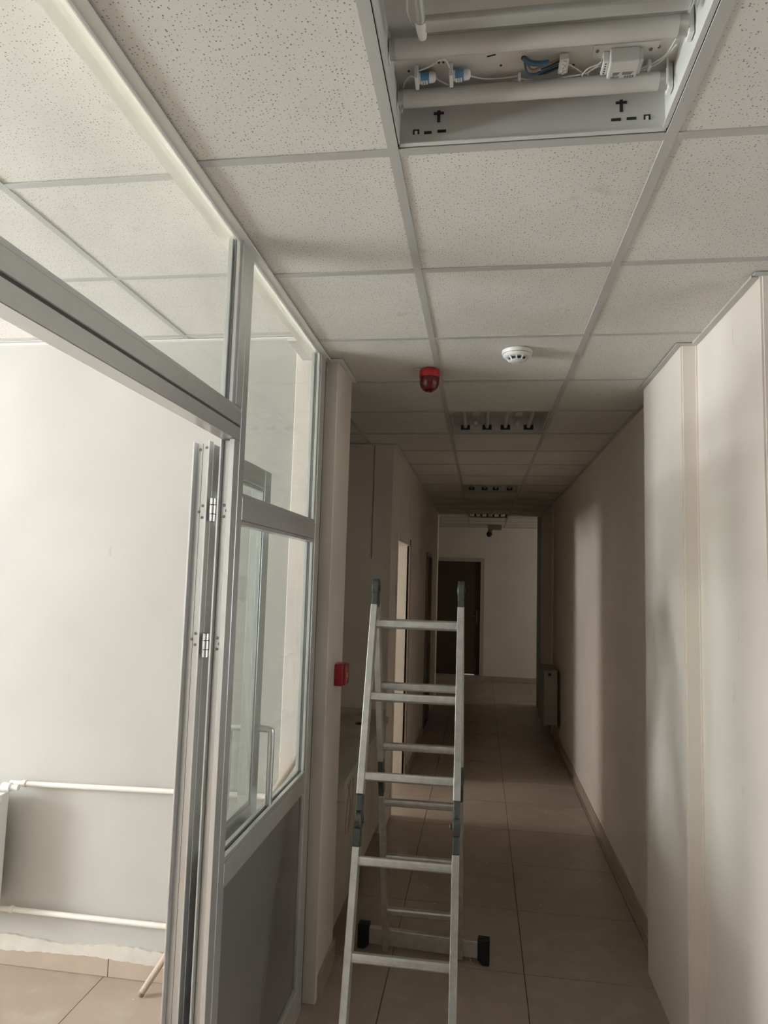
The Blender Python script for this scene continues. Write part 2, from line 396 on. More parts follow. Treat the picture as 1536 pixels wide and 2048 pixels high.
lay([(-2.9, -.735, 1.4, 2.93)], GX, 2.93, GS, .0035, -.006, 0, 'floor_tile', 'ftile', fl)
# plain screed where no tile is in view
scr = box(-6.6, -2.9, -3.5, 2.93, -.006, -.001); bx(scr, -2.9, -.69, -3.5, 1.4, -.006, -.001); bx(scr, -.69, 4.0, -4.0, .9, -.006, -.001); bx(scr, 1.6, 4.0, .9, 2.15, -.006, -.001)
bx(scr, -3.45, -2.0, 4.95, 6.03, -.006, -.001); bx(scr, 2.6, 4.2, 10.2, YE, -.006, -.001)
obj('screed', scr, 'ftile', fl)

# ---- ceiling: slab above, grid tees and every mineral tile
cl = struct(obj('ceiling', box(-6.75, 4.2, -4.15, YE+.25, HT, HT+.1), 'plenum'), 'suspended ceiling of pitted mineral tiles on a grey grid')
OX, OY = -.2115, 1.4461
crects = [(-.70, 1.7, -.4, 2.15), (-.70, .835, 2.15, 2.78), (-.70, .775, 2.78, 2.90), (-.645, .775, 2.90, 3.22), (-1.6, .775, 3.22, 3.42), (-1.6, .85, 3.42, 4.81),
          (-.64, .85, 4.81, 10.15), (-.80, 1.05, 10.15, 10.2), (-3.0, 4.2, 10.2, YE)]
FIXY = [-1, 4, 9, 14]
lay(crects, OX, OY, .6, .006, HC+.0035, HC+.0185, 'ceiling_tile', 'ctile', cl, .0006, skip=[(0, j) for j in FIXY])
# main runners (along the corridor) and cross tees
def tee_y(x, y0, y1, z, parent):
    b = box(x-.012, x+.012, y0, y1, z, z+.003); bx(b, x-.001, x+.001, y0, y1, z+.003, z+.034); obj('runner', b, 'tee', parent)
def tee_x(x0, x1, y, z, parent):
    b = box(x0, x1, y-.012, y+.012, z+.0004, z+.0032); bx(b, x0, x1, y-.001, y+.001, z+.0032, z+.032); obj('cross_tee', b, 'tee', parent)
for k, (a, b_) in ((-1, (3.22, 4.81)), (0, (-.4, YE)), (1, (-.4, YE)), (2, (-.4, 2.15))): tee_y(OX+.6*k, a, b_, HC, cl)
def xspan(y):
    s = [(a, b) for (a, b, c, d) in crects if c-1e-6 <= y <= d+1e-6]
    return (min(q[0] for q in s), max(q[1] for q in s)) if s else None
for j in range(-3, 19):
    y = OY+.6*j; s = xspan(y)
    if not s or y > YE-.02: continue
    for i in range(-6, 8):
        a = max(OX+.6*i+.012, s[0]); b_ = min(OX+.6*(i+1)-.012, s[1])
        if b_-a > .03: tee_x(a, b_, y, HC, cl)
# plain ceiling boards where nothing is in view
pb = box(-.69, 4.0, -4.0, -.4, HC, HC+.01); bx(pb, 1.7, 4.0, -.4, 2.15, HC, HC+.01); bx(pb, -3.45, -.8, 4.95, 6.03, HC, HC+.01)
obj('ceiling_board', pb, 'white', cl)
# room ceiling, a little higher
LX, LY = -1.37, 2.87
rrects = [(-3.8, -.765, .3, 2.93)]
lay(rrects, LX, LY, .6, .006, HL+.0035, HL+.0185, 'ceiling_tile', 'ctile', cl, .0006)
for k in range(-4, 1): tee_y(LX+.6*k, .3, 2.93, HL, cl)
for j in range(-4, 1):
    for i in range(-5, 2):
        a = max(LX+.6*i+.012, -3.8); b_ = min(LX+.6*(i+1)-.012, -.765)
        if b_-a > .03: tee_x(a, b_, LY+.6*j, HL, cl)
rb = box(-6.6, -3.8, -3.5, 2.93, HL, HL+.01); bx(rb, -3.8, -.765, -3.5, .3, HL, HL+.01); obj('ceiling_board', rb, 'white', cl)
# edge angles of the ceiling
TR = [0]
def edge(b, label=None, m='trim'):
    TR[0] += 1; return struct(obj('trim_%d' % (TR[0]+1), b, m), label)
e1 = box(-.702, -.676, .43, 1.98, HC-.006, HC-.0005); bx(e1, -.704, -.701, .43, 1.98, HC-.014, HC-.0005)
edge(e1, 'white angle strip along the top of the glazed partition')
e1 = box(-.702, -.676, 1.982, 2.925, HC-.006, HC-.0005); bx(e1, -.704, -.701, 1.982, 2.925, HC-.014, HC-.0005); edge(e1)
edge(box(-.676, -.622, 2.875, 2.899, HC-.004, HC-.0005)); edge(box(-.644, -.622, 2.90, 3.235, HC-.004, HC-.0005)); 
e2 = box(.811, .834, 2.16, 2.755, HC-.005, HC-.0005); bx(e2, .811, .813, 2.16, 2.755, HC-.0005, HC+.004); edge(e2, 'angle strip above the bright stretch of right wall', 'trim_grey')
edge(box(.752, .833, 2.756, 2.779, HC-.004, HC-.0005), m='trim_grey'); edge(box(.752, .774, 2.781, 3.44, HC-.004, HC-.0005), m='trim_grey'); edge(box(.828, .849, 3.44, 10.1, HC-.004, HC-.0005), m='trim_grey')
edge(box(.811, 3.9, 2.127, 2.149, HC-.004, HC-.0005), m='trim_grey'); edge(box(-.639, -.617, 4.79, 10.15, HC-.004, HC-.0005)); edge(box(-1.59, -.641, 4.785, 4.802, HC-.004, HC-.0005))
edge(box(-3.7, -.85, 2.905, 2.929, HL-.005, HL-.0005)); edge(box(-2.9, 4.1, YE-.024, YE-.001, HC-.004, HC-.0005))

# ---- skirtings
def skirting(name, pieces, mat='skirt'):
    root = empty(name, (pieces[0][0], pieces[0][2], 0)); struct(root)
    for p in pieces: obj('skirting_tile', bevel(box(*p), .0015, 1), mat, root)
skirting('baseboard_right', [(.840, .8495, 3.43+.6*k, min(4.027+.6*k, 10.14), .001, .085) for k in range(12) if 3.43+.6*k < 10.1])
skirting('baseboard_left', [(-.6395, -.630, a, b, .001, .085) for a, b in ((6.12, 6.66), (6.663, 7.26), (7.263, 7.9), (8.86, 9.45), (9.453, 10.19))])
skirting('baseboard_end', [(.05+.6*k, .647+.6*k, YE-.0095, YE-.0005, .001, .085) for k in range(5)])
skirting('baseboard_pillar', [(-.6445, -.632, 2.93, 3.215, .001, .10)])
skirting('baseboard_back', [(-2.163-.6+.6*k+.6, -1.566+.6*k, 2.917, 2.9295, .001, .082+.014*(k % 2)) for k in range(0, 2)] + [(-2.763, -2.166, 2.917, 2.9295, .001, .08)])
# rough plaster left over the skirting
pl = bmesh.new(); n = 90; top = []; bot = []
for k in range(n+1):
    x = -2.75 + (1.85)*k/n
    top.append((x, .122 + .008*math.sin(k*.23) + random.uniform(-.003, .003))); bot.append((x, .068 + .008*math.sin(k*.13+1) + random.uniform(-.003, .003)))
prism(pl, bot + top[::-1], 2.9166, 2.9298, lambda u, v, t: (u, t, v))
struct(obj('trim_20', pl, 'plaster'), 'rough plaster band above the skirting of the bright room')

# ================================================================== GLAZED PARTITION
XO, XI = -.690, -.735          # corridor face, room face
part = struct(empty('window_1', (-.7125, 2.3, 0)), 'grey aluminium glazed partition with a post, transoms and a solid lower panel')
def al(name, *a, m='alu', bw=.0015, lab=None): return obj(name, bevel(box(*a), bw, 1), m, part, label=lab)
ZT = 2.700
# post between door opening and fixed light
pa = al('post', XI, XO, 1.846, 1.888, .001, ZT)
al('post', XI, XO, 2.772, 2.848, .001, ZT)
al('post', XI, XO, .44, .52, .001, ZT)
obj('post_filler', box(-.725, -.70, 2.849, 2.899, .001, ZT), 'alu_dark', part)
# door jamb lining on the post: body, rear flange, front lip
al('jamb', -.727, -.6945, 1.818, 1.8455, .001, 2.118)
al('jamb_flange', -.7315, -.7275, 1.800, 1.8455, .001, 2.118, bw=.0008)
al('jamb_lip', -.7035, XO, 1.800, 1.8175, .001, 2.118, bw=.0008)
obj('jamb_groove', box(-.6943, -.6912, 1.818, 1.8455, .001, 2.118), 'alu', part)
al('post', XI, XO, 1.797, 1.8455, 2.2165, ZT)            # post above the head keeps the full width
# head over the door opening: door frame head, groove, transom, bead
al('door_head', XI, XO, .521, 1.845, 2.120, 2.158)
obj('head_groove', box(XI+.004, XO-.005, .521, 1.845, 2.1582, 2.1648), 'alu_dark', part)
al('transom', XI, XO, .521, 1.845, 2.165, 2.2035)
al('glazing_bead', XI+.003, XO-.0025, .521, 1.845, 2.2045, 2.216, bw=.0008)
# fixed light: middle transom, lower rail
al('glazing_bead', XI+.003, XO-.003, 1.889, 2.771, 1.963, 1.976, bw=.0008)
al('transom', XI, XO, 1.889, 2.771, 1.897, 1.962)
al('glazing_bead', XI+.003, XO-.003, 1.889, 2.771, 1.884, 1.896, bw=.0008)
al('lower_rail', XI, XO, 1.889, 2.771, .888, .944)
al('glazing_bead', -.7065, XO-.002, 1.889, 2.771, .945, .958, bw=.0008)
al('glazing_bead', XI+.002, -.7185, 1.889, 2.771, .945, .958, bw=.0008)
al('bottom_rail', XI, XO, 1.889, 2.771, .001, .118)
# vertical beads against the posts (room side and corridor side), with dark gaskets
for (ya, yb) in ((1.889, 1.902), (2.758, 2.771)):
    for (z0, z1) in ((.959, 1.883), (1.977, ZT)):
        al('glazing_bead', -.7065, XO-.006, ya, yb, z0, z1, bw=.0008); al('glazing_bead', XI+.004, -.7185, ya, yb, z0, z1, bw=.0008)
for (z0, z1) in ((2.217, ZT),):
    al('glazing_bead', -.7065, XO-.006, 1.783, 1.7965, z0, z1, bw=.0008); al('glazing_bead', XI+.004, -.7185, 1.783, 1.7965, z0, z1, bw=.0008)
def pane(y0, y1, z0, z1):
    g = obj('pane', box(-.7155, -.7095, y0, y1, z0, z1), 'glass', part, label='dusty clear glass pane')
    gk = bmesh.new()
    for xx in (-.7185, -.7093):
        bx(gk, xx, xx+.0028, y0, y0+.004, z0, z1); bx(gk, xx, xx+.0028, y1-.004, y1, z0, z1); bx(gk, xx, xx+.0028, y0, y1, z0, z0+.004)
    obj('gasket', gk, 'seal', g)
pane(.53, 1.785, 2.215, ZT-.004); pane(1.893, 2.767, 1.974, ZT-.004); pane(1.893, 2.767, .948, 1.888)
# solid panel with a raised frame bead
obj('infill_panel', box(-.722, -.705, 1.889, 2.771, .119, .887), 'panel', part)
for a in ((1.889, 2.771, .872, .887), (1.889, 2.771, .119, .134)): al('panel_bead', -.7045, -.694, *a, bw=.001)
for a in ((1.889, 1.904, .1345, .8715), (2.756, 2.771, .1345, .8715)): al('panel_bead', -.7045, -.694, *a, bw=.001)
def screws(pts, parent, axis=(0, -1, 0), r=.0042):
    proto = None
    for p in pts:
        if proto is None:
            b = lathe(bmesh.new(), p, axis, [(r, 0), (r, .0012), (r*.72, .0026), (r*.35, .0026), (r*.3, .0012), (0, .0012)], 10)
            proto = obj('screw', b, 'screw', parent, True); off = WL[proto]-Vector(p)
        else: dup(proto, Vector(p)+off, parent)
screws([(-.717, 1.8178, 1.932), (-.7095, 1.8178, 1.917), (-.717, 1.8178, 1.900), (-.717, 1.8178, 1.564), (-.7105, 1.8178, 1.548), (-.717, 1.8178, 1.534), (-.7065, 1.8178, 2.046), (-.7065, 1.8178, 1.215)], part)

# ---- the open door leaf, folded back behind the fixed light
leaf = struct(empty('door_1', (-.78, 1.84, 0)), 'grey aluminium glazed door leaf folded back against the partition')
def lf(name, *a, m='alu', bw=.0015): return obj(name, bevel(box(*a), bw, 1), m, leaf)
LZ0, LZ1, LA, LB = .012, 2.112, 1.838, 2.385
X1, X0 = -.765, -.814
lf('stile', X0, X1, LA, LA+.072, LZ0, LZ1); lf('stile', X0, X1, LB-.068, LB, LZ0, LZ1)
lf('rail', X0, X1, LA+.0725, LB-.0685, LZ1-.068, LZ1); lf('rail', X0, X1, LA+.0725, LB-.0685, .88, .965); lf('rail', X0, X1, LA+.0725, LB-.0685, LZ0, .13)
for a in ((LA+.0725, LA+.085), (LB-.081, LB-.0685)):
    lf('glazing_bead', -.781, X1-.003, *a, .9655, LZ1-.0685, bw=.0008)
lf('glazing_bead', -.781, X1-.003, LA+.0855, LB-.0815, .9655, .979, bw=.0008); lf('glazing_bead', -.781, X1-.003, LA+.0855, LB-.0815, LZ1-.081, LZ1-.0685, bw=.0008)
obj('pane', box(-.789, -.783, LA+.073, LB-.069, .966, LZ1-.069), 'glass', leaf)
obj('infill_panel', box(-.793, -.776, LA+.073, LB-.069, .1305, .8795), 'panel', leaf)
# rebated hinge edge: flanges that stand toward the viewer
lf('flange', X0-.004, X0+.0005, LA-.022, LA+.02, LZ0, LZ1, bw=.0008); lf('flange', X1-.0045, X1-.0003, LA-.030, LA-.0003, LZ0, LZ1+.004, bw=.0008)
obj('edge_groove', box(X0+.0165, X0+.0175, LA-.0006, LA-.0001, LZ0, LZ1), 'alu_dark', leaf)
screws([(-.804, LA-.0003, 2.094), (-.786, LA-.0003, 2.100)], leaf)
screws([(-.789, LA-.0003, 1.932), (-.799, LA-.0003, 1.914), (-.789, LA-.0003, 1.898), (-.789, LA-.0003, 1.572), (-.799, LA-.0003, 1.556), (-.789, LA-.0003, 1.541)], leaf)
for z0, z1 in ((1.886, 1.951), (1.511, 1.575)):
    h = obj('hinge', lathe(bmesh.new(), (-.7515, 1.822, z0), (0, 0, 1), [(.0105, 0), (.0105, .0195)], 20), 'chrome', leaf, True, 'polished three-knuckle hinge')
    d = z1-z0
    obj('knuckle', lathe(bmesh.new(), (-.7515, 1.822, z0+.0215), (0, 0, 1), [(.0108, 0), (.0108, d-.041)], 20), 'chrome', h, True)
    obj('knuckle', lathe(bmesh.new(), (-.7515, 1.822, z0+d-.0175), (0, 0, 1), [(.0105, 0), (.0105, .0175)], 20), 'chrome', h, True)
    obj('pin', lathe(bmesh.new(), (-.7515, 1.822, z0-.001), (0, 0, 1), [(.0075, 0), (.0075, d+.002)], 12), 'gasket', h, True)
    obj('hinge_plate', box(-.7625, -.7325, 1.829, 1.8335, z0+.002, z1-.002), 'chrome', h)
# pull handles, one on each face
for sx, x in ((1, X1), (-1, X0)):
    d = .052*sx
    hp = [(x+.0003*sx, LB-.034, 1.208), (x+d*.55, LB-.034, 1.208), (x+d*.92, LB-.034, 1.204), (x+d, LB-.034, 1.188), (x+d, LB-.034, 1.05), (x+d, LB-.034, .912), (x+d*.92, LB-.034, .897), (x+d*.55, LB-.034, .893), (x+.0003*sx, LB-.034, .893)]
    obj('pull_handle', tube(bmesh.new(), hp, .0115, 14), 'alu', leaf, True, 'satin grey tubular pull handle')

# ================================================================== DOORWAYS OF THE CORRIDOR
fr = struct(empty('door_2', (-.64, 5.6, 0)), 'brown frame of the open lit doorway')
obj('door_frame', box(-.655, -.626, 6.03, 6.095, .001, 2.09), 'doorframe', fr); obj('door_frame', box(-.655, -.633, 5.14, 5.199, .001, 2.09), 'wall', fr)
obj('door_head', box(-.655, -.632, 5.2, 6.029, 2.036, 2.09), 'wall', fr)
d3 = struct(empty('door_3', (-.70, 8.4, 0)), 'dark closed door further along the left wall')
obj('door_panel', box(-.70, -.665, 8.02, 8.78, .005, 2.02), 'darkdoor', d3)
for a in ((-.71, -.63, 7.98, 8.019, .001, 2.06), (-.71, -.63, 8.781, 8.82, .001, 2.06), (-.71, -.63, 8.02, 8.78, 2.021, 2.06)): obj('door_frame', box(*a), 'doorframe', d3)
d4 = struct(empty('door_4', (-.375, YE+.05, 0)), 'dark brown door in the end wall')
obj('door_panel', box(-.858, -.008, YE+.03, YE+.07, .102, 2.098), 'darkdoor', d4)
obj('threshold', box(-.858, -.34, YE+.0, YE+.14, .0885, .1018), 'darkdoor', d4); obj('threshold', box(-.10, -.008, YE+.0, YE+.14, .0885, .1018), 'darkdoor', d4)
obj('door_frame', box(-.012, .055, YE-.015, YE-.001, .09, 2.15), 'pale_frame', d4); obj('door_frame', box(-.91, -.855, YE-.015, YE-.001, .09, 2.15), 'pale_frame', d4); obj('door_head', box(-.8545, -.0125, YE-.015, YE-.001, 2.085, 2.15), 'pale_frame', d4)
hd = obj('handle_plate', box(-.085, -.05, YE+.018, YE+.03, .98, 1.22), 'brass', d4)
obj('lever', tube(bmesh.new(), [(-.067, YE+.018, 1.12), (-.067, YE-.03, 1.12), (-.085, YE-.035, 1.12), (-.17, YE-.035, 1.12)], .009, 8), 'brass', hd, True)
tag(obj('door_step', bevel(box(-.90, .06, YE-.30, YE-.016, .001, .088), .004, 2), 'skirt'), 'low tiled step in front of the dark end door', 'step')
struct(obj('trim_22', box(-.780, -.7755, 4.8045, 4.8098, 1.88, HC-.006), 'doorframe'), 'dark vertical joint line on the recess wall')
# pale post where the right wall ends
struct(obj('trim_21', box(.80, .8495, 10.09, 10.149, .001, HC-.006), 'bluewhite'), 'pale blue-white frame post at the far end of the right wall')

# ================================================================== LADDER
lad = tag(empty('step_ladder', (-.245, 2.76, 0)), 'folding aluminium multi-position ladder standing open as an A-frame in the corridor', 'ladder')
T = Vector((-.252, 2.771, 1.712)); W = .345; X_ = Vector((1, 0, 0))
def leg(foot, front):
    Fv = Vector(foot); d = (Fv-T); L = d.length; d = d/L; nrm = d.cross(X_).normalized()
    def at(t): return T + d*t
    for s in (-1, 1):
        off = X_*(s*W/2)
        for (t0, t1) in ((.088, .792), (.962, L-.03)):
            b = bmesh.new(); obx(b, at((t0+t1)/2)+off, X_, nrm, d, .0125, .027, (t1-t0)/2); bevel(b, .002, 2); obj('stile', b, 'lad', lad)
        # locking hinge half way down
        hb = bmesh.new(); c = at(.877)+off
        lathe(hb, c-X_*.012, X_, [(.031, 0), (.034, .003), (.034, .021), (.031, .024)], 22)
        h = obj('hinge', hb, 'hinge_steel', lad, True, 'dull steel locking hinge')
        for t0, t1 in ((.7925, .848), (.906, .9615)):
            b = bmesh.new(); obx(b, at((t0+t1)/2)+off, X_, nrm, d, .0112, .0235, (t1-t0)/2); bevel(b, .003, 2); obj('hinge_socket', b, 'hinge_steel', h)
        for t in (.852, .904):
            b = bmesh.new(); obx(b, at(t)+off, X_, nrm, d, .009, .020, .0055); obj('stop_block', b, 'black', h)
        b = bmesh.new(); lathe(b, c-X_*.016, X_, [(.011, .002), (.012, .003), (.012, .029), (.011, .030)], 14); obj('pivot_pin', b, 'hinge_steel', h, True)
        b = bmesh.new(); tube(b, [c-X_*(.013*s)+d*.006, c-X_*(.019*s)+d*.004, c-X_*(.020*s)-d*.010], .0035, 8); obj('release_lever', b, 'hinge_steel', h, True)
    rung = [(-.016, -.006), (-.016, .006), (-.012, .013), (-.005, .0145), (-.005, .0132), (.005, .0132), (.005, .0145), (.012, .013), (.016, .006), (.016, -.006), (.012, -.013), (-.012, -.013)]
    for t in (.162, .446, .730, 1.005, 1.289, 1.573):
        b = bmesh.new(); c = at(t); prism(b, rung, -W/2+.0127, W/2-.0127, lambda u, v, q: c + d*u + nrm*v + X_*q); obj('rung', b, 'lad', lad)
    return at, d, nrm, L
A1 = leg((-.238, 2.171, 0), True); A2 = leg((-.242, 3.347, 0), False)
for s in (-1, 1):       # apex hinges
    c = T + X_*(s*W/2); b = bmesh.new()
    lathe(b, c-X_*.0125-Vector((0, 0, .012)), X_, [(.036, 0), (.039, .003), (.039, .022), (.036, .025)], 24)
    h = obj('apex_hinge', b, 'hinge_steel', lad, True, 'dark steel hinge at the top of the ladder')
    for (at, d, nrm, L) in (A1, A2):
        b = bmesh.new(); obx(b, at(.063)+X_*(s*W/2), X_, nrm, d, .0110, .0225, .0245); bevel(b, .003, 2); obj('hinge_socket', b, 'hinge_steel', h)
    b = bmesh.new(); lathe(b, c-X_*.017-Vector((0, 0, .012)), X_, [(.012, 0), (.012, .034)], 14); obj('pivot_pin', b, 'hinge_steel', h, True)
# wide stabiliser bars with black rubber ends
for (xa, ya, xb, yb) in ((-.50, 3.372, .012, 3.342), (-.50, 2.150, .012, 2.150)):
    p = Vector((xa, ya, .062)); q = Vector((xb, yb, .062)); ax = (q-p).normalized(); ay = Vector((-ax.y, ax.x, 0)); az = Vector((0, 0, 1))
    b = bmesh.new(); obx(b, (p+q)/2, ax, ay, az, (q-p).length/2, .0145, .036); bevel(b, .003, 2); sb = obj('stabiliser_bar', b, 'lad', lad)
    for e, sg in ((p, -1), (q, 1)):
        b = bmesh.new(); prism(b, [(-.004, .020), (.052, .012), (.052, .000), (.030, .000), (-.004, .028)][::1] and [(-.002, .022), (.020, .002), (.052, .001), (.052, .112), (-.002, .112)], -.022, .022,
                              lambda u, v, t_: (e.x + ax.x*u*sg + ay.x*t_, e.y + ax.y*u*sg + ay.y*t_, v)); bevel(b, .003, 2)
        ft = obj('rubber_foot', b, 'black', sb)
obj('wire_tie', tube(bmesh.new(), [(-.055, 3.325, .105), (-.035, 3.318, .07), (-.02, 3.322, .015), (-.012, 3.325, .004)], .0012, 6), 'wire', lad, True)

# ================================================================== LIGHT FITTINGS
def fit_box(root, y0, plate=2.808):
    """sheet metal tray: plate, two side walls, rear wall"""
    xa, xb, ya, yb = OX+.0135, OX+.5865, y0+.0135, y0+.5865
    obj('reflector_plate', box(xa, xb, ya, yb, plate, plate+.002), 'fix', root)
    obj('side_wall', box(xa, xa+.002, ya, yb, HC+.004, plate), 'fix', root); obj('side_wall', box(xb-.002, xb, ya, yb, HC+.004, plate), 'fix', root)
    obj('end_wall', box(xa+.002, xb-.002, ya, ya+.002, HC+.004, plate), 'fix', root)
    ew = obj('end_wall', box(xa+.002, xb-.002, yb-.002, yb, HC+.004, plate), 'fix', root)
    obj('lip', box(xa, xb, yb-.012, yb-.0022, HC+.004, HC+.006), 'fix', root); obj('lip', box(xb-.010, xb-.0022, ya, yb-.0125, HC+.004, HC+.006), 'fix', root)
    return xa, xb, ya, yb, ew
PL = 2.808
y0 = OY-.6
f1 = tag(empty('ceiling_light', (OX+.3, y0+.3, HC+.004)), 'opened recessed ceiling light with bare tubes, ballast and loose wires, nearest the viewer', 'ceiling light', 'recessed lights in the corridor ceiling')
xa, xb, ya, yb, ew = fit_box(f1, y0)
# slots in the end wall, the dark of each hole put on as black pieces: two crosses, slots and hooks
yy = yb-.0026
def slot(*a): obj('slot', box(a[0], a[1], yy-.0003, yy+.0004, a[2], a[3]), 'gasket', ew)
for cx, cz in ((-.110, 2.772), (.283, 2.768)):
    b = box(cx-.0034, cx+.0034, yy-.0003, yy+.0004, cz-.013, cz+.0155); bx(b, cx-.0115, cx+.0115, yy-.0006, yy+.0004, cz+.0055, cz+.0115); obj('cross_slot', b, 'gasket', ew)
for (a, b_, c_, d_) in ((-.142, -.125, 2.733, 2.7395), (-.112, -.093, 2.7345, 2.741), (.262, .282, 2.735, 2.7415), (.294, .314, 2.7355, 2.742)): slot(a, b_, c_, d_)
for hx in (-.167, .329):
    b = box(hx, hx+.014, yy-.0003, yy+.0004, 2.742, 2.7455); bx(b, hx, hx+.0035, yy-.0003, yy+.0004, 2.734, 2.742); bx(b, hx+.0105, hx+.014, yy-.0003, yy+.0004, 2.734, 2.742); obj('hook_slot', b, 'gasket', ew)
    obj('hook_tab', box(hx+.0045, hx+.0095, yy-.002, yy+.0003, 2.732, 2.741), 'white', ew)
# long tubes with caps and holders
for ty in (1.372, 1.232):
    tb = obj('lamp_tube', cyl(bmesh.new(), (xa+.0155, ty, 2.777), (xb-.030, ty, 2.777), .0185, 28), 'tube', f1, True)
    for xq, xr in ((xb-.0298, xb-.014), (xa+.0045, xa+.0153)): obj('lamp_cap', cyl(bmesh.new(), (xq, ty, 2.777), (xr, ty, 2.777), .0189, 28), 'cap', tb, True)
    for xq, xr in ((xb-.0138, xb-.0035), (xa+.0022, xa+.0043)):
        hb = bevel(box(xq, xr, ty-.012, ty+.012, 2.752, PL-.0005), .0015, 1); hh = obj('lamp_holder', hb, 'white', f1)
        obj('contact_slot', box(xq-.0004, xq+.0005, ty-.004, ty+.004, 2.757, 2.765), 'gasket', hh)
obj('spring_clip', box(xb-.020, xb-.0165, 1.345, 1.349, 2.750, PL-.001), 'white', f1)
# ballast
bl = obj('ballast', bevel(box(.238, .296, 1.306, 1.352, PL-.036, PL-.003), .003, 2), 'fix', f1, label='pale ballast box with printed label')
obj('mounting_foot', box(.206, .332, 1.298, 1.334, PL-.003, PL-.0005), 'fix', bl); obj('terminal_strip', bevel(box(.226, .2375, 1.314, 1.352, PL-.026, PL-.004), .001, 1), 'white', bl)
for k in range(5): obj('terminal_hole', box(.2255, .2262, 1.319+.0066*k, 1.3225+.0066*k, PL-.019, PL-.013), 'gasket', bl)
for k in range(5): obj('terminal_screw', cyl(bmesh.new(), (.2318, 1.3205+.0066*k, PL-.0263), (.2318, 1.3205+.0066*k, PL-.0258), .0018, 8), 'gasket', bl)
obj('end_flange', box(.2965, .303, 1.312, 1.352, PL-.028, PL-.004), 'white', bl)
zt = PL-.0364; Ax, Ay = (1, 0, 0), (0, -1, 0)
obj('lettering', text_bm('40W', .0085, (.253, 1.3465, zt), Ax, Ay), 'ink', bl)
for q in range(4): obj('print_line', box(.272+.005*q, .2755+.005*q, 1.3435, 1.3490, zt-.0003, zt+.0004), 'ink', bl)
for k, (u0, u1) in enumerate(((.248, .262), (.266, .288))):
    for q in range(3): obj('print_line', box(u0, u1-.002*q, 1.3335+.0028*q, 1.3349+.0028*q, zt-.0003, zt+.0004), 'ink', bl)
screws([(.318, 1.318, PL-.003), (.333, 1.316, PL-.0008), (.214, 1.312, PL-.003)], f1, (0, 0, -1), .0035)
# terminal block and mains cable
tbk = obj('terminal_block', bevel(box(.141, .160, 1.312, 1.352, PL-.016, PL-.001), .002, 2), 'white', f1)
for k in range(3): obj('terminal_screw', lathe(bmesh.new(), (.1505, 1.319+.0125*k, PL-.0158), (0, 0, -1), [(.0048, 0), (.0048, .004), (.003, .004), (.003, .002), (0, .002)], 12), 'white', tbk, True)
obj('cable_hole', cyl(bmesh.new(), (.070, 1.318, PL-.0016), (.070, 1.318, PL-.0004), .0058, 16), 'gasket', f1)
obj('mains_cable', tube(bmesh.new(), [(.0705, 1.318, PL-.002), (.084, 1.312, PL-.018), (.105, 1.308, PL-.024), (.118, 1.312, PL-.020)], .0052, 10), 'wire_blue', f1, True)
for m_, pts in (('wire_brown', [(.072, 1.320, PL-.003), (.086, 1.328, PL-.020), (.108, 1.324, PL-.018), (.141, 1.319, PL-.009)]), ('wire_blue', [(.071, 1.321, PL-.003), (.078, 1.337, PL-.018), (.098, 1.343, PL-.018), (.141, 1.334, PL-.009)]),
                ('wire_black', [(.105, 1.330, PL-.017), (.120, 1.326, PL-.015), (.1409, 1.321, PL-.010)]), ('wire_black', [(.100, 1.345, PL-.016), (.120, 1.342, PL-.016), (.1409, 1.338, PL-.010)])):
    obj('core_wire', tube(bmesh.new(), pts, .0034 if m_ == 'wire_black' else .0022, 8), m_, f1, True)
# starters with blue print
for sx0 in (-.150, -.078):
    st = obj('starter', lathe(bmesh.new(), (sx0+.004, 1.332, PL-.017), (1, 0, 0), [(.0105, 0), (.0105, .030), (.0085, .034), (.004, .036), (0, .036)], 18), 'white', f1, True, 'small white starter with blue print')
    obj('starter_socket', bevel(box(sx0-.004, sx0+.0035, 1.314, 1.350, PL-.030, PL-.0005), .001, 1), 'white', st)
    obj('blue_print', lathe(bmesh.new(), (sx0+.008, 1.332, PL-.017), (1, 0, 0), [(.01062, 0), (.01062, .018)], 18), 'label_blue', st, True)
    for q in range(3): obj('print_line', box(sx0+.009+.005*q, sx0+.0125+.005*q, 1.326, 1.338, PL-.0284, PL-.0272), 'white', st)
for (hx, hy) in ((-.103, 1.313), (-.094, 1.313), (.024, 1.334), (-.168, 1.330), (.172, 1.348)): obj('punched_hole', cyl(bmesh.new(), (hx, hy, PL-.0010), (hx, hy, PL-.0002), .0026, 10), 'gasket', f1)
sl = bmesh.new(); obx(sl, (.004, 1.305, PL-.0006), Vector((.96, -.2, 0)).normalized(), Vector((.2, .96, 0)).normalized(), Vector((0, 0, 1)), .009, .0014, .0005); obj('punched_slot', sl, 'gasket', f1)
